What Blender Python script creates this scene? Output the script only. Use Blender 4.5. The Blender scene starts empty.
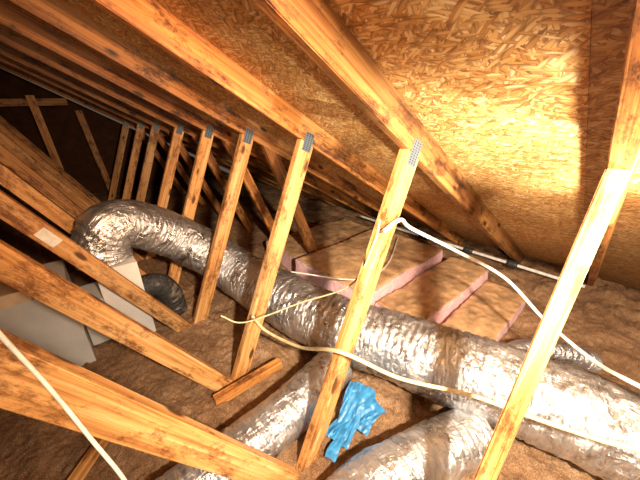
import bpy, math, random
from mathutils import Vector, Matrix, noise
random.seed(7)
S=1.35
sc=bpy.context.scene
col=sc.collection
sc.view_settings.view_transform='Standard'
PI=math.pi

# ------------------------------------------------------------ materials
def newmat(name):
    m=bpy.data.materials.new(name); m.use_nodes=True
    nt=m.node_tree
    return m,nt,nt.nodes,nt.links,nt.nodes['Principled BSDF']
def ramp(N,stops,interp='LINEAR'):
    r=N.new('ShaderNodeValToRGB'); cr=r.color_ramp; cr.interpolation=interp
    while len(cr.elements)<len(stops): cr.elements.new(0.5)
    for e,(p,c) in zip(cr.elements,stops):
        e.position=p; e.color=(*c,1)
    return r
def mathn(N,L,op,a,b=None,clamp=False):
    n=N.new('ShaderNodeMath'); n.operation=op; n.use_clamp=clamp
    for i,v in enumerate((a,b)):
        if v is None: continue
        if isinstance(v,(int,float)): n.inputs[i].default_value=v
        else: L.new(v,n.inputs[i])
    return n.outputs[0]
def mixc(N,L,fac,a,b,blend='MIX'):
    n=N.new('ShaderNodeMix'); n.data_type='RGBA'; n.blend_type=blend
    if isinstance(fac,(int,float)): n.inputs[0].default_value=fac
    else: L.new(fac,n.inputs[0])
    for idx,v in ((6,a),(7,b)):
        if isinstance(v,tuple): n.inputs[idx].default_value=(*v,1)
        else: L.new(v,n.inputs[idx])
    return n.outputs[2]
def mapping(N,L,src,scale=(1,1,1),rot=(0,0,0),loc=(0,0,0)):
    m=N.new('ShaderNodeMapping')
    m.inputs['Scale'].default_value=scale; m.inputs['Rotation'].default_value=rot; m.inputs['Location'].default_value=loc
    L.new(src,m.inputs['Vector']); return m.outputs[0]
def noisen(N,L,src,scale,detail=4,rough=.55,dist=0):
    n=N.new('ShaderNodeTexNoise'); n.inputs['Scale'].default_value=scale; n.inputs['Detail'].default_value=detail
    n.inputs['Roughness'].default_value=rough; n.inputs['Distortion'].default_value=dist
    L.new(src,n.inputs['Vector']); return n.outputs['Fac']
def bump(N,L,B,h,strength,dist):
    b=N.new('ShaderNodeBump'); b.inputs['Strength'].default_value=strength; b.inputs['Distance'].default_value=dist
    L.new(h,b.inputs['Height']); L.new(b.outputs[0],B.inputs['Normal'])

def wood_mat(name,dark,mid,light,rough=.55,stain=(.42,.30,.22),v0=.78,vr=.4):
    m,nt,N,L,B=newmat(name)
    tc=N.new('ShaderNodeTexCoord'); oi=N.new('ShaderNodeObjectInfo')
    off=N.new('ShaderNodeVectorMath'); off.operation='MULTIPLY_ADD'
    cmb=N.new('ShaderNodeCombineXYZ')
    for i in range(3): L.new(oi.outputs['Random'],cmb.inputs[i])
    L.new(cmb.outputs[0],off.inputs[0]); off.inputs[1].default_value=(37,17,23); L.new(tc.outputs['Object'],off.inputs[2])
    v=off.outputs[0]
    g=noisen(N,L,mapping(N,L,v,(1.3,50,50)),1.6,5,.7,.5)
    w=noisen(N,L,mapping(N,L,v,(.8,9,9)),1.6,3,.5,.6)
    f=mathn(N,L,'ADD',mathn(N,L,'MULTIPLY',g,.6),mathn(N,L,'MULTIPLY',w,.4))
    r=ramp(N,[(.36,dark),(.48,mid),(.62,light)]); L.new(f,r.inputs[0])
    st=noisen(N,L,mapping(N,L,v,(3,7,7)),1.5,6,.85)
    sr=ramp(N,[(.38,stain),(.51,(1,1,1))]); L.new(st,sr.inputs[0])
    c=mixc(N,L,1,r.outputs[0],sr.outputs[0],'MULTIPLY')
    vo=N.new('ShaderNodeTexVoronoi'); vo.inputs['Scale'].default_value=1; L.new(mapping(N,L,v,(4,11,11)),vo.inputs['Vector'])
    kr=ramp(N,[(.10,(1,1,1)),(.18,(0,0,0))]); L.new(vo.outputs['Distance'],kr.inputs[0])
    c=mixc(N,L,kr.outputs[0],c,tuple(x*.35 for x in dark))
    hs=N.new('ShaderNodeHueSaturation'); L.new(c,hs.inputs['Color'])
    L.new(mathn(N,L,'ADD',mathn(N,L,'MULTIPLY',oi.outputs['Random'],vr),v0),hs.inputs['Value'])
    L.new(hs.outputs[0],B.inputs['Base Color'])
    B.inputs['Roughness'].default_value=rough
    bump(N,L,B,g,.35,.003)
    return m
M_WOOD=wood_mat('pine_lumber',(.32,.12,.03),(.68,.33,.10),(.88,.56,.26),.55,(.30,.21,.15))
M_WOODD=wood_mat('aged_rafter_lumber',(.10,.034,.010),(.38,.14,.033),(.68,.32,.09),.55,(.2,.13,.09),.6,.6)

def osb_mat():
    m,nt,N,L,B=newmat('oriented_strand_board')
    tc=N.new('ShaderNodeTexCoord'); v=tc.outputs['Object']
    tones=[(0,(.28,.11,.025)),(.13,(.50,.225,.055)),(.40,(.69,.37,.11)),(.72,(.80,.49,.18)),(1,(.95,.74,.40))]
    c=None; h=None
    rr=random.Random(11)
    angs=[.35,1.15,-.5,1.85,.75,-1.1,.05,2.4,-.25,.95,-.8,1.5]
    for i,a in enumerate(angs):
        k=1.34*[1.15,1.2,1.3,1.3,1.4,1.5,1.5,1.6,1.7,1.8,2.0,2.2][i]
        sx,sy=9*k*rr.uniform(.8,1.3),44*k*rr.uniform(.85,1.2)
        wob=N.new('ShaderNodeTexNoise'); wob.inputs['Scale'].default_value=3.5; wob.inputs['Detail'].default_value=1
        L.new(mapping(N,L,v,(1,1,1),(0,0,0),(i*5.1,i*2.3,0)),wob.inputs['Vector'])
        vm=N.new('ShaderNodeVectorMath'); vm.operation='MULTIPLY_ADD'; L.new(wob.outputs['Color'],vm.inputs[0]); vm.inputs[1].default_value=(.09,.09,0); L.new(v,vm.inputs[2])
        p=mapping(N,L,vm.outputs[0],(1,1,1),(0,0,a),(i*3.7,i*1.9,0)); p=mapping(N,L,p,(sx,sy,1))
        vo=N.new('ShaderNodeTexVoronoi'); vo.voronoi_dimensions='2D'; vo.inputs['Scale'].default_value=1; L.new(p,vo.inputs['Vector'])
        sp=N.new('ShaderNodeSeparateColor'); L.new(vo.outputs['Color'],sp.inputs[0])
        g=noisen(N,L,mapping(N,L,p,(.6,5,1)),2,2)
        tone=mathn(N,L,'ADD',mathn(N,L,'MULTIPLY',sp.outputs[1],.82),mathn(N,L,'MULTIPLY',g,.22))
        r=ramp(N,tones); L.new(tone,r.inputs[0])
        if c is None: c=r.outputs[0]; h=tone
        else:
            mk=mathn(N,L,'GREATER_THAN',sp.outputs[0],.70)
            rim=ramp(N,[(.36,(1,1,1)),(.60,(.38,.28,.22))]); L.new(vo.outputs['Distance'],rim.inputs[0])
            cc=mixc(N,L,.72,r.outputs[0],rim.outputs[0],'MULTIPLY')
            c=mixc(N,L,mk,c,cc)
            mx=N.new('ShaderNodeMix'); mx.data_type='FLOAT'; L.new(mk,mx.inputs[0]); L.new(h,mx.inputs[2]); L.new(tone,mx.inputs[3]); h=mx.outputs[0]
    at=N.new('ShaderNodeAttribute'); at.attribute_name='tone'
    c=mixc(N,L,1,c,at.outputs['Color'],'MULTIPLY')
    bl=noisen(N,L,v,2.2,4); br=ramp(N,[(.3,(.76,.68,.60)),(.6,(1,1,1))]); L.new(bl,br.inputs[0])
    c=mixc(N,L,1,c,br.outputs[0],'MULTIPLY')
    L.new(c,B.inputs['Base Color']); B.inputs['Roughness'].default_value=.6
    bump(N,L,B,h,.5,.003)
    return m
M_OSB=osb_mat()

def foil_mat(name,base=(.68,.69,.71),rough=.31,metal=.88):
    m,nt,N,L,B=newmat(name)
    at=N.new('ShaderNodeAttribute'); at.attribute_name='duct'; v=at.outputs['Vector']
    n1=noisen(N,L,v,8,5,.65,1.0)
    cr=noisen(N,L,mapping(N,L,v,(60,16,16)),1,4,.6,1.2)
    lg=noisen(N,L,mapping(N,L,v,(12,40,40)),1,3,.6,1.5)
    vo=N.new('ShaderNodeTexVoronoi'); vo.feature='F1'; vo.inputs['Scale'].default_value=1; L.new(mapping(N,L,v,(40,25,25)),vo.inputs['Vector'])
    h=mathn(N,L,'ADD',mathn(N,L,'MULTIPLY',vo.outputs['Distance'],.8),mathn(N,L,'MULTIPLY',cr,1.2))
    h=mathn(N,L,'ADD',h,mathn(N,L,'MULTIPLY',lg,.8))
    bump(N,L,B,h,1,.007)
    f=mathn(N,L,'ADD',mathn(N,L,'MULTIPLY',n1,.65),mathn(N,L,'MULTIPLY',cr,.35))
    r=ramp(N,[(.37,(.26,.22,.18)),(.46,tuple(x*.85 for x in base)),(.62,tuple(min(1,x*1.15) for x in base))]); L.new(f,r.inputs[0])
    L.new(r.outputs[0],B.inputs['Base Color'])
    B.inputs['Metallic'].default_value=metal
    rr=ramp(N,[(.35,(rough*.7,)*3),(.65,(rough*1.4,)*3)]); L.new(n1,rr.inputs[0]); L.new(rr.outputs[0],B.inputs['Roughness'])
    return m
M_FOIL=foil_mat('crinkled_silver_foil')
M_FOILD=foil_mat('dark_duct_jacket',(.05,.05,.05),.5,.3)

def simple(name,colr,rough=.5,metal=0,nscale=30,var=.25,bs=.2,bd=.003):
    m,nt,N,L,B=newmat(name)
    tc=N.new('ShaderNodeTexCoord'); v=tc.outputs['Object']
    n=noisen(N,L,v,nscale,5,.6)
    r=ramp(N,[(.3,tuple(x*(1-var) for x in colr)),(.7,tuple(min(1,x*(1+var)) for x in colr))]); L.new(n,r.inputs[0])
    L.new(r.outputs[0],B.inputs['Base Color']); B.inputs['Roughness'].default_value=rough; B.inputs['Metallic'].default_value=metal
    bump(N,L,B,n,bs,bd); return m
M_CABLE=simple('cream_cable_jacket',(.84,.70,.40),.45)
M_CABLEW=simple('white_cable_jacket',(.86,.82,.70),.35)
M_PVC=simple('white_pipe',(.75,.72,.66),.35)
M_CLAMP=simple('black_pipe_clamp',(.03,.03,.03),.5)
M_PINK=simple('pink_fiberglass',(1.0,.56,.57),.9,0,45,.25,1,.008)
M_KRAFT=simple('kraft_paper_facing',(.52,.31,.155),.5,0,9,.5,1,.012)
M_BLUE=simple('blue_plastic',(.035,.22,.47),.4,0,25,.35,.6,.006)
M_GREY=simple('painted_grey_sheet_metal',(.66,.65,.62),.6,.05,5,.12)
M_WHITE=simple('white_duct_board',(.82,.81,.78),.5,.05,6,.12)
M_TAN=simple('tan_insulation_board',(.80,.62,.40),.7,0,12,.2)
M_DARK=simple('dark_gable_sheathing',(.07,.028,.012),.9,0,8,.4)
M_TAG=simple('paper_tag',(.75,.74,.68),.6)

def plate_mat():
    m,nt,N,L,B=newmat('galvanised_nail_plate')
    tc=N.new('ShaderNodeTexCoord')
    vo=N.new('ShaderNodeTexVoronoi'); vo.inputs['Randomness'].default_value=0; vo.inputs['Scale'].default_value=1
    L.new(mapping(N,L,tc.outputs['Object'],(60,1,110)),vo.inputs['Vector'])
    r=ramp(N,[(.22,(.04,.04,.04)),(.32,(.17,.21,.25))]); L.new(vo.outputs['Distance'],r.inputs[0]); L.new(r.outputs[0],B.inputs['Base Color'])
    B.inputs['Metallic'].default_value=.6; B.inputs['Roughness'].default_value=.45
    return m
M_PLATE=plate_mat()

def floor_mat():
    m,nt,N,L,B=newmat('blown_cellulose_insulation')
    tc=N.new('ShaderNodeTexCoord'); v=tc.outputs['Object']
    a=noisen(N,L,v,190,6,.85); b=noisen(N,L,v,16,5,.65); c0=noisen(N,L,v,2.5,3)
    f=mathn(N,L,'ADD',mathn(N,L,'MULTIPLY',a,.65),mathn(N,L,'ADD',mathn(N,L,'MULTIPLY',b,.2),mathn(N,L,'MULTIPLY',c0,.15)))
    r=ramp(N,[(.38,(.075,.032,.014)),(.45,(.25,.125,.055)),(.53,(.46,.26,.125)),(.62,(.82,.62,.43))]); L.new(f,r.inputs[0])
    L.new(r.outputs[0],B.inputs['Base Color']); B.inputs['Roughness'].default_value=.95
    bump(N,L,B,f,1,.016); return m
M_FLOOR=floor_mat()

# ------------------------------------------------------------ helpers
def mkmesh(name,verts,faces,mat,smooth=False):
    me=bpy.data.meshes.new(name); me.from_pydata([tuple(v) for v in verts],[],faces); me.update()
    me.materials.append(mat)
    if smooth: me.polygons.foreach_set('use_smooth',[True]*len(me.polygons))
    return me
def mkobj(name,me,parent=None,loc=(0,0,0),rot=(0,0,0),label=None,cat=None,kind=None,group=None):
    o=bpy.data.objects.new(name,me); col.objects.link(o); o.location=loc; o.rotation_euler=rot
    if parent: o.parent=parent
    if label: o['label']=label
    if cat: o['category']=cat
    if kind: o['kind']=kind
    if group: o['group']=group
    return o
def P(x,y,z): return Vector((x*S,y*S,z*S))
def boxmesh(name,sx,sy,sz,mat,bev=.003):
    import bmesh
    bm=bmesh.new(); bmesh.ops.create_cube(bm,size=1)
    for v in bm.verts: v.co=Vector((v.co.x*sx,v.co.y*sy,v.co.z*sz))
    if bev: bmesh.ops.bevel(bm,geom=bm.edges[:],offset=bev,segments=2,affect='EDGES')
    me=bpy.data.meshes.new(name); bm.to_mesh(me); bm.free(); me.materials.append(mat); return me

W=.063; T=.029   # lumber width / thickness in H units
CW=.076
def member(name,p,q,cut0=None,cut1=None,mat=None,w=W,t=T):
    p=Vector(p); q=Vector(q); d=(q-p).normalized(); n=Vector((-d.y,d.x))
    pts=[]
    for end,cut in ((p,cut0),(q,cut1)):
        for s in (-1,1):
            a=p+n*s*w/2
            if cut is None: L=(end-a).dot(d)
            else:
                c,e=Vector(cut[0]),Vector(cut[1])
                ne=Vector((-e.y,e.x)); L=(c-a).dot(ne)/d.dot(ne)
            pts.append((L,s*w/2))
    import bmesh
    bm=bmesh.new()
    prof=[pts[0],pts[2],pts[3],pts[1]]
    vs=[]
    for yy in (-t/2,t/2):
        vs.append([bm.verts.new((a*S,yy*S,b*S)) for a,b in prof])
    bm.faces.new(vs[0]); bm.faces.new(vs[1][::-1])
    for i in range(4):
        j=(i+1)%4; bm.faces.new((vs[0][j],vs[0][i],vs[1][i],vs[1][j]))
    bmesh.ops.recalc_face_normals(bm,faces=bm.faces[:])
    bmesh.ops.bevel(bm,geom=bm.edges[:],offset=.003,segments=2,affect='EDGES')
    me=bpy.data.meshes.new(name); bm.to_mesh(me); bm.free(); me.materials.append(mat or M_WOOD)
    ang=math.atan2(d.y,d.x)
    return me,(p.x*S,0,p.y*S),(0,-ang,0)

# roof geometry (H units)
XR=-.835; ZR=1.3415+.56*.835; SL=.56
ca=1/math.sqrt(1+SL*SL); offz=CW/2/ca
def ch(x): return ZR-SL*(x-XR)
def mir(pt): return (2*XR-pt[0],pt[1])
vert=((XR,0),(0,1))
lowr=((XR,ZR-offz),(1,-SL)); lowl=((XR,ZR-offz),(1,SL))
zb=-.005
bt=((0,zb),(1,0))
pf,pt=(.321,zb),(.715,ch(.715))
def make_specs(slope,extra=False):
    specs=[]
    specs.append(('top_chord',)+member('top_chord',(XR,ZR),(2.36,ch(2.36)),vert,((2.36,0),(0,1)),M_WOODD,CW))
    specs.append(('top_chord',)+member('top_chord',mir((2.36,ch(2.36))),(XR,ZR),((2*XR-2.36,0),(0,1)),vert,M_WOODD,CW))
    specs.append(('bottom_chord',)+member('bottom_chord',(2*XR-2.2,zb-W/2),(2.2,zb-W/2),None,None,M_WOOD))
    df=(.255+(.03-zb)/slope,zb)
    dx=.995; dt=(df[0]-dx,zb+slope*dx)
    specs.append(('web_post',)+member('web_post',pf,pt,bt,lowr))
    specs.append(('web_post',)+member('web_post',mir(pf),mir(pt),bt,lowl))
    specs.append(('web_diagonal',)+member('web_diagonal',df,dt,bt,lowr))
    specs.append(('web_diagonal',)+member('web_diagonal',mir(df),mir(dt),bt,lowl))
    if extra:
        a,b=(1.18,zb),(.80,ch(.80))
        specs.append(('web_diagonal',)+member('web_diagonal',a,b,bt,lowr,M_WOODD))
    return specs,df,dt
SP,df,dt=make_specs(1.70)
SP1,_,_=make_specs(1.90)
SPX,_,_=make_specs(1.70,True)
plate=boxmesh('nail_plate',.055,.0015,.09,M_PLATE,0)
tilt=-math.atan2(pt[0]-pf[0],pt[1]-pf[1])
def build_truss(y,label,specs):
    e=bpy.data.objects.new('roof_truss',None); col.objects.link(e); e.location=(0,y*S,0); e.empty_display_size=.1
    e['label']=label; e['category']='roof truss'; e['group']='row of wooden roof trusses'
    for nm,me,loc,rot in specs:
        mkobj(nm,me,e,loc,rot)
    for s in (-1,1):
        mkobj('nail_plate',plate,e,(.702*S,s*(T/2*S+.0008),(ch(.71)-.035)*S),(0,-tilt,0))
    return e
ys=[.035,.434,.87,1.31,1.77,2.28,2.88,3.40,4.1]
labs=['pine roof truss with leaning web post beside the large silver duct']*2+['pine roof truss with web members standing in brown insulation']*3+['dim orange pine roof truss further down the dark attic']*4
trusses=[build_truss(y,l,SP1 if i==1 else (SPX if i>=3 else SP)) for i,(y,l) in enumerate(zip(ys,labs))]
dirx=Vector((dt[0]-df[0],dt[1]-df[1])).normalized()
tagp=Vector(df)+dirx*.72
mkobj('paper_tag',boxmesh('paper_tag',.09,.001,.05,M_TAG,0),trusses[3],(tagp.x*S,-(T/2*S+.0012),tagp.y*S),(0,1.04,0))

# ------------------------------------------------------------ roof deck
def deck(name,right=True):
    L=(2.50-XR)/ca
    rows=[0,.02,.924,1.828,2.732,3.636,L+.001]
    rows=[r for r in rows if r<=L]+[L]
    verts=[];faces=[];tones=[]
    g=.0022; gy=.0006; th=.012/S
    rnd=random.Random(3)
    for i in range(len(rows)-1):
        a,b=rows[i]+g/2,rows[i+1]-g/2
        if b-a<.02: continue
        cuts=[-1.6]+[c for c in [ .097+k*1.807 for k in range(-1,5)] if -1.6<c<5.0]+[5.0]
        for k in range(len(cuts)-1):
            c0,c1=cuts[k]+gy/2,cuts[k+1]-gy/2
            bi=len(verts)
            for z in (0,th):
                verts+=[(a*S,c0*S,z*S),(b*S,c0*S,z*S),(b*S,c1*S,z*S),(a*S,c1*S,z*S)]
            f=[(0,3,2,1),(4,5,6,7),(0,1,5,4),(1,2,6,5),(2,3,7,6),(3,0,4,7)]
            faces+=[tuple(bi+q for q in ff) for ff in f]
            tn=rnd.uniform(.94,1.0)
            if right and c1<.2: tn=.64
            if right and c0>1.5: tn*=.6  # far-end shade put into the colour of these sheets
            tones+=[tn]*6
    bi=len(verts)
    verts+=[(0,-1.6*S,(th+.001)*S),(L*S,-1.6*S,(th+.001)*S),(L*S,5*S,(th+.001)*S),(0,5*S,(th+.001)*S)]
    faces.append((bi,bi+1,bi+2,bi+3)); tones.append(.08)
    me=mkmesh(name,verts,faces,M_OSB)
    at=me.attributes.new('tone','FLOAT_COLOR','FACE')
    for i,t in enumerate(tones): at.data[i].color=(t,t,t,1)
    a=math.atan(SL)
    z0=ZR+offz
    o=mkobj(name,me,None,P(XR,0,z0),(0,a,0) if right else (0,PI-a,0),kind='structure')
    if not right:
        for v in me.vertices: v.co.z*=-1
    o['label']='orange strand board roof sheathing with flaky wood texture' 
    return o
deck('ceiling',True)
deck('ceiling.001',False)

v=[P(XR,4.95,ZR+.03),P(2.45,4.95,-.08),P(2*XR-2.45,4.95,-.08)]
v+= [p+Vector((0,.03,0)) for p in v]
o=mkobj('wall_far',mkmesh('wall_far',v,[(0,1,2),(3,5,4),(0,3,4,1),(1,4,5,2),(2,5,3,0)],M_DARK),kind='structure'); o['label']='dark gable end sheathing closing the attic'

# ------------------------------------------------------------ floor
def fz(x,y):
    n=noise.fractal(Vector((x*2.2,y*2.2,0)),1,2,4)*.022+noise.fractal(Vector((x*8,y*8,3)),.9,2,4)*.016+abs(noise.noise(Vector((x*34,y*34,7))))*.014+noise.noise(Vector((x*80,y*80,2)))*.008
    n=max(n+.016,.002)
    if x>1.5: n+=.05*(x-1.5)*abs(noise.noise(Vector((x*7,y*7,9))))*2
    return n+.012*math.exp(-((x-.1)**2+(y-.95)**2)/.03)
def axis(lo,hi,bands,coarse):
    r=[];x=lo
    while x<hi:
        r.append(x); st=coarse
        for a,b,f in bands:
            if a<=x<b: st=f
        x+=st
    return r+[hi]
xs=axis(2*XR-2.45,2.45,[(-.5,1.5,.005),(1.5,2.4,.010)],.06); yv=axis(-1.6,4.96,[(-.5,1.7,.006)],.06)
verts=[P(x,y,fz(x,y)) for y in yv for x in xs]
nx=len(xs)
faces=[(j*nx+i,j*nx+i+1,(j+1)*nx+i+1,(j+1)*nx+i) for j in range(len(yv)-1) for i in range(nx-1)]
o=mkobj('floor',mkmesh('floor',verts,faces,M_FLOOR,True),kind='structure'); o['label']='attic floor covered in brown blown-in cellulose insulation'

# ------------------------------------------------------------ tubes
def catmull(pts,step):
    pts=[Vector(p) for p in pts]; ext=[2*pts[0]-pts[1]]+pts+[2*pts[-1]-pts[-2]]
    out=[]
    for i in range(1,len(ext)-2):
        p0,p1,p2,p3=ext[i-1:i+3]
        n=max(2,int((p2-p1).length/step))
        for k in range(n):
            t=k/n
            out.append(.5*((2*p1)+(p2-p0)*t+(2*p0-5*p1+4*p2-p3)*t*t+(3*p1-p0-3*p2+p3)*t**3))
    out.append(pts[-1]); return out
def tube(name,pts,R,mat,step,seg,duct=False,seed=0,close=True,taper=1.0):
    path=catmull([P(*p) for p in pts],step); R0=R*S
    verts=[];faces=[];attr=[]
    up=Vector((0,0,1)); tprev=None; s=0
    for i,c in enumerate(path):
        t=(path[min(i+1,len(path)-1)]-path[max(i-1,0)]).normalized()
        if tprev is None:
            nrm=t.cross(up if abs(t.z)<.9 else Vector((1,0,0))).normalized()
        else:
            nrm=(tprev.rotation_difference(t)@nrm); nrm=(nrm-t*nrm.dot(t)).normalized()
            s+=(c-path[i-1]).length
        R=R0*(taper+(1-taper)*min(1,s/1.6))
        tprev=t; b=t.cross(nrm)
        for k in range(seg):
            a=2*PI*k/seg; d=nrm*math.cos(a)+b*math.sin(a); r=R
            if duct:
                q=c+d*R; sd=Vector((seed,seed*2,0))
                loc=Vector((s,math.cos(a)*R,math.sin(a)*R))
                cr=noise.fractal(q*5+sd,1,2,3)
                ridge=abs(noise.noise(q*9+sd))+.8*abs(noise.noise(Vector((loc.x*34,loc.y*15,loc.z*15))+sd))+.35*abs(noise.noise(Vector((loc.x*60,loc.y*50,loc.z*50))+sd))
                amp=max(.15,.4+1.3*noise.noise(q*3.5+sd))
                ring=abs(math.sin(PI*(s/.037+.55*noise.noise(q*6+sd))))
                sag=-.05*max(0,-d.z)
                r=R*(1+.035*cr-.065*ridge+.032*amp*(ring-.5)+sag+.038)
                attr.append(loc+Vector((seed*3.1,0,0)))
            verts.append(c+d*r)
    n=len(path)
    for i in range(n-1):
        for k in range(seg):
            k2=(k+1)%seg; faces.append((i*seg+k,i*seg+k2,(i+1)*seg+k2,(i+1)*seg+k))
    if close:
        faces.append(tuple(range(seg))[::-1]); faces.append(tuple((n-1)*seg+k for k in range(seg)))
    me=mkmesh(name,verts,faces,mat,True)
    if duct:
        me.polygons.foreach_set('use_smooth',[len(f.vertices)==4 for f in me.polygons])
        at=me.attributes.new('duct','FLOAT_VECTOR','POINT')
        flat=[q for p in attr for q in p]; at.data.foreach_set('vector',flat)
    return me

main=[(.05,1.53,.402),(.05,1.53,.45),(.10,1.545,.530),(.20,1.57,.515),(.37,1.58,.40),(.52,1.47,.27),(.61,1.31,.175),(.68,.908,.155),(.726,.69,.15),(.795,.526,.152),(.892,.207,.162),(.965,-.03,.166),(.995,-.2,.164),(1.05,-.6,.155),(1.1,-1.2,.15)]
def flexduct(label,pts,R,mat,seed,name='flexible_duct',step=.005,seg=110,taper=1.0):
    me=tube(name,pts,R,mat,step,seg,True,seed,True,taper)
    o=mkobj(name,me,label=label,cat='air duct'); return o
flexduct('large crinkled silver foil flexible duct snaking behind the truss posts',main,.134,M_FOIL,1,taper=.82)
flexduct('silver foil branch duct running out from under the large duct',[(.62,.605,.08),(.5,.585,.078),(.37,.57,.075),(.2,.565,.07),(.066,.56,.07),(-.15,.55,.07),(-.5,.53,.07)],.080,M_FOIL,5)
flexduct('short silver foil branch duct beside the blue plastic',[(.79,.125,.045),(.72,.15,.05),(.63,.18,.055),(.5,.22,.06),(.418,.245,.06),(.25,.26,.055),(.05,.26,.055),(-.3,.24,.055)],.083,M_FOIL,9)
flexduct('thin silver duct lying beside the pink insulation',[(1.15,.165,.07),(1.19,.155,.08),(1.25,.133,.09),(1.33,.07,.09),(1.40,-.01,.075),(1.45,-.08,.05)],.045,M_FOIL,13)
flexduct('short dark grey duct curving down under the silver elbow',[(.155,1.50,.21),(.20,1.49,.215),(.245,1.49,.18),(.265,1.49,.11),(.27,1.49,.02)],.058,M_FOILD,17)

# ------------------------------------------------------------ air handler
e=bpy.data.objects.new('air_handler',None); col.objects.link(e); e.location=P(-.35,1.53,0)
e['label']='grey metal air handler cabinet with white plenum box'; e['category']='air handler'
def part(name,x0,x1,y0,y1,z0,z1,mat,bev=.002):
    me=boxmesh(name,(x1-x0)*S,(y1-y0)*S,(z1-z0)*S,mat,bev)
    return mkobj(name,me,e,P((x0+x1)/2+.35,(y0+y1)/2-1.53,(z0+z1)/2))
part('cabinet',-.95,-.10,1.36,1.70,.0,.38,M_GREY)
part('lid',-.96,-.20,1.345,1.71,.382,.43,M_TAN)
part('plenum',-.005,.15,1.41,1.66,.0,.395,M_WHITE)
part('duct_connector',-.095,-.007,1.45,1.64,.03,.25,M_GREY)

# ------------------------------------------------------------ insulation batts
def batt(x0,x1,y0,y1,z0,z1,yaw,seed,label,pitch=0):
    e=bpy.data.objects.new('insulation_batt',None); col.objects.link(e); e.location=P((x0+x1)/2,(y0+y1)/2,z0); e.rotation_euler=(pitch,0,yaw)
    e['label']=label; e['category']='insulation batt'; e['group']='pink insulation batts'
    lx,ly,lz=(x1-x0),(y1-y0),(z1-z0)
    nx,ny,nz=60,26,8
    def disp(p,amt):
        n=noise.noise_vector(p*4+Vector((seed,0,0)))*amt*1.3+noise.noise_vector(p*24+Vector((seed,5,0)))*amt*.45
        return p+n
    def gridface(fn,na,nb,vs,fs,amt):
        b=len(vs)
        for j in range(nb+1):
            for i in range(na+1): vs.append(disp(fn(i/na,j/nb),amt))
        for j in range(nb):
            for i in range(na):
                a=b+j*(na+1)+i; fs.append((a,a+1,a+na+2,a+na+1))
    X,Y,Z=lx*S,ly*S,lz*S
    vs=[];fs=[]
    A=.012
    gridface(lambda a,b:Vector(((a-.5)*X,-Y/2,b*Z)),nx,nz,vs,fs,A)
    gridface(lambda a,b:Vector(((.5-a)*X,Y/2,b*Z)),nx,nz,vs,fs,A)
    gridface(lambda a,b:Vector((X/2,(a-.5)*Y,b*Z)),ny,nz,vs,fs,A)
    gridface(lambda a,b:Vector((-X/2,(.5-a)*Y,b*Z)),ny,nz,vs,fs,A)
    gridface(lambda a,b:Vector(((a-.5)*X,(b-.5)*Y,Z)),nx,ny,vs,fs,A)
    gridface(lambda a,b:Vector(((a-.5)*X,(.5-b)*Y,0)),nx,ny,vs,fs,A)
    mkobj('fiberglass_core',mkmesh('fiberglass_core',vs,fs,M_PINK,True),e)
    vs=[];fs=[]
    def kf(a,b):
        p=Vector(((a-.5)*X*1.0,(b-.5)*Y*.995,Z+.008))
        p.z+=.006*noise.noise(Vector((a*5+seed,b*3,0)))+.010*abs(noise.noise(Vector((a*12,b*6,seed))))
        return p
    gridface(kf,nx,ny,vs,fs,A)
    k=mkobj('kraft_facing',mkmesh('kraft_facing',vs,fs,M_KRAFT,True),e)
    md=k.modifiers.new('t','SOLIDIFY'); md.thickness=.002
lb='pink fiberglass batt with brown kraft paper facing'
batt(1.09,1.74,.232,.445,.02,.085,.02,1,lb+' beside silver duct')
batt(.99,1.76,.462,.70,.02,.145,-.015,2,lb)
batt(.92,1.70,.725,1.26,.03,.205,.02,3,'wide pink fiberglass batt with brown kraft paper facing')
batt(1.0,1.80,1.36,1.72,.03,.14,-.03,5,'wide pink fiberglass batt with brown kraft paper facing')

# ------------------------------------------------------------ pipe and cables
dp=mkobj('drain_pipe',tube('drain_pipe',[(2.02,1.7,.12),(2.04,1.2,.105),(2.06,.7,.10),(2.09,.05,.09)],.010,M_PVC,.05,20),label='white plastic pipe running along the eave',cat='pipe')
for (x,y,z) in [(2.045,1.05,.104),(2.06,.70,.10),(2.072,.42,.096),(2.086,.13,.091)]:
    mkobj('pipe_clamp',tube('pipe_clamp',[(x,y+.03,z),(x,y-.03,z)],.024,M_CLAMP,.02,16),dp)
def cable(pts,r,mat,label):
    mkobj('electrical_cable',tube('electrical_cable',pts,r,mat,.012,14),label=label,cat='electrical cable')
cable([(.575,.405,.728),(.64,.40,.745),(.725,.412,.695),(.902,.348,.592),(1.054,.223,.482),(1.08,.086,.372),(1.017,-.05,.345),(.938,-.144,.380),(.95,-.4,.36),(1.0,-.8,.34)],.0055,M_CABLEW,'thick white cable looping over the silver duct')
cable([(.40,.84,.30),(.443,.82,.215),(.46,.623,.263),(.425,.40,.428),(.552,.288,.332),(.685,.146,.289),(.731,-.002,.302),(.749,-.105,.329),(.76,-.175,.352),(.80,-.4,.36)],.0055,M_CABLE,'cream cable sagging across the front of the silver duct')
cable([(.288,.85,.352),(.357,.813,.309),(.5,.668,.403),(.549,.485,.541),(.545,.410,.70),(.567,.412,.76)],.0026,M_CABLE,'thin cream cable strung between two truss posts')
cable([(-.16,.40,1.1),(-.098,.390,.854),(-.089,.385,.80),(-.073,.375,.717),(-.058,.357,.634),(-.042,.329,.56),(-.035,.30,.45),(-.035,.31,.35),(-.03,.33,.24)],.0024,M_CABLEW,'white cable hanging in front of the diagonal truss web')
cable([(.70,1.0,.31),(.9,.75,.30),(1.2,.8,.25),(1.6,1.0,.24)],.003,M_CABLEW,'thin white wire lying over the insulation batts')

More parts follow.
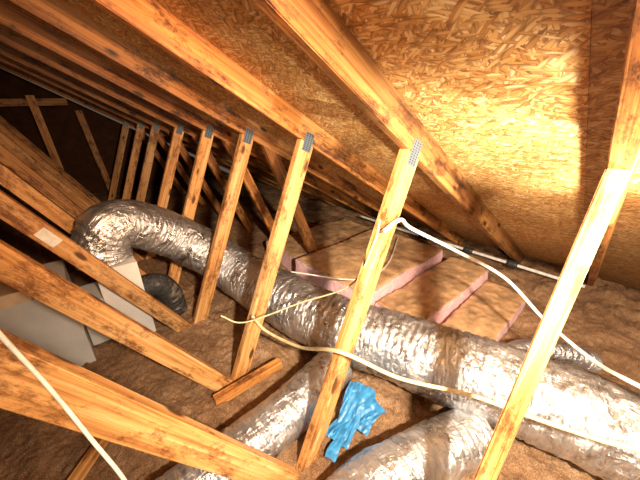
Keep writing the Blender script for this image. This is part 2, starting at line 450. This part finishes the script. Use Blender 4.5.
# ------------------------------------------------------------ blue plastic
vs=[];fs=[]
def ribbon(pts,w,seed):
    path=catmull([P(*p) for p in pts],.008); b=len(vs); n=24
    for i,c in enumerate(path):
        t=(path[min(i+1,len(path)-1)]-path[max(i-1,0)]).normalized(); sd=t.cross(Vector((0,0,1))).normalized(); nn=sd.cross(t)
        for k in range(n+1):
            a=k/n-.5; q=c+sd*a*w*S*(1+.7*noise.noise(Vector((i*.09,seed,a*2))))
            u=a*w*S*40
            q=q+nn*(.010*noise.noise(Vector((u,i*.10,seed)))+.010*abs(noise.noise(Vector((u*1.3,i*.20,seed+4)))))+nn*.006
            vs.append(q)
    for i in range(len(path)-1):
        for k in range(n):
            a=b+i*(n+1)+k; fs.append((a,a+1,a+n+2,a+n+1))
ribbon([(.62,.45,.10),(.58,.44,.095),(.53,.43,.065),(.47,.41,.045),(.43,.40,.042)],.07,1)
ribbon([(.62,.38,.065),(.59,.385,.065),(.55,.39,.055),(.51,.385,.045)],.06,2)
ribbon([(.60,.48,.10),(.57,.47,.09),(.54,.455,.07),(.50,.44,.05)],.045,3)
ribbon([(.50,.415,.05),(.45,.405,.045),(.41,.395,.042),(.38,.385,.04)],.03,6)
ribbon([(.55,.43,.07),(.51,.44,.055),(.46,.445,.045),(.42,.44,.042)],.024,8)
o=mkobj('plastic_sheet',mkmesh('plastic_sheet',vs,fs,M_BLUE,False),label='crumpled blue plastic sheeting lying between silver ducts',cat='plastic sheet')
o.modifiers.new('t','SOLIDIFY').thickness=.001

# ------------------------------------------------------------ far struts, scraps
def beam3(name,a,b,w,t,mat,label,cat):
    a=P(*a); b=P(*b); d=b-a; me=boxmesh(name,d.length,t,w,mat,.003)
    q=d.to_track_quat('X','Z'); o=mkobj(name,me,loc=(a+b)/2,label=label,cat=cat); o.rotation_euler=q.to_euler(); return o
beam3('strut',(-.03,4.3,1.18),(.02,4.3,.02),.09,.038,M_WOOD,'leaning pine strut in the dark far end','wood strut')
beam3('strut',(.34,4.6,1.05),(.44,4.6,.02),.09,.038,M_WOOD,'upright pine strut in the dark far end','wood strut')
beam3('strut',(-.5,4.37,1.10),(.25,4.37,1.13),.09,.038,M_WOOD,'horizontal pine brace in the dark far end','wood brace')
beam3('wood_scrap',(-.22,.80,.05),(-.08,.95,.05),.05,.03,M_WOOD,'small pine offcut lying on the insulation','wood scrap')
beam3('wood_scrap',(.20,.80,.045),(.47,.775,.065),.05,.045,M_WOODD,'short pine offcut leaning by the foot of a web post','wood scrap')

# ------------------------------------------------------------ lights
def light(kind,name,loc,energy,color,size=.05,**k):
    l=bpy.data.lights.new(name,kind); l.energy=energy; l.color=color
    if kind in('POINT','SPOT'): l.shadow_soft_size=size
    o=bpy.data.objects.new(name,l); col.objects.link(o); o.location=loc
    for a,b in k.items(): setattr(l,a,b)
    return o
def spot(name,p,t,en,c,ang,bl,sz=.04):
    sp=light('SPOT',name,P(*p),en,c,sz,spot_size=math.radians(ang),spot_blend=bl)
    sp.rotation_euler=(P(*t)-sp.location).to_track_quat('-Z','Y').to_euler()
spot('work_lamp',(.10,-.40,1.18),(.98,.28,.42),450,(1,.83,.63),126,1)
spot('near_fill',(.34,-.20,.80),(.80,.22,.80),105,(1,.88,.70),92,1)  # added spot that brightens the batts, posts and duct
spot('deck_torch',(.75,-.15,.60),(.82,.17,.90),80,(1,.96,.80),82,.9,.02)
spot('far_fill',(.12,-.12,1.10),(.45,3,.55),175,(1,.56,.28),54,1)  # added fill reaching the far trusses, not an actual lamp
w=bpy.data.worlds.new('World'); sc.world=w; w.use_nodes=True
w.node_tree.nodes['Background'].inputs[0].default_value=(1,.78,.58,1); w.node_tree.nodes['Background'].inputs[1].default_value=.10
light('POINT','ambient_fill',P(.0,-.7,.8),32,(1,.78,.56),.2)  # added fill lifting the overall level; no bulb hangs here

# ------------------------------------------------------------ camera
cd=bpy.data.cameras.new('camera'); cam=bpy.data.objects.new('camera',cd); col.objects.link(cam)
cd.sensor_width=36; cd.lens=16.26; cd.clip_start=.01
cam.location=P(0,0,1)
fw=Vector((.664*.918,.748*.918,-.397)); cam.rotation_euler=fw.to_track_quat('-Z','Y').to_euler()
sc.camera=cam
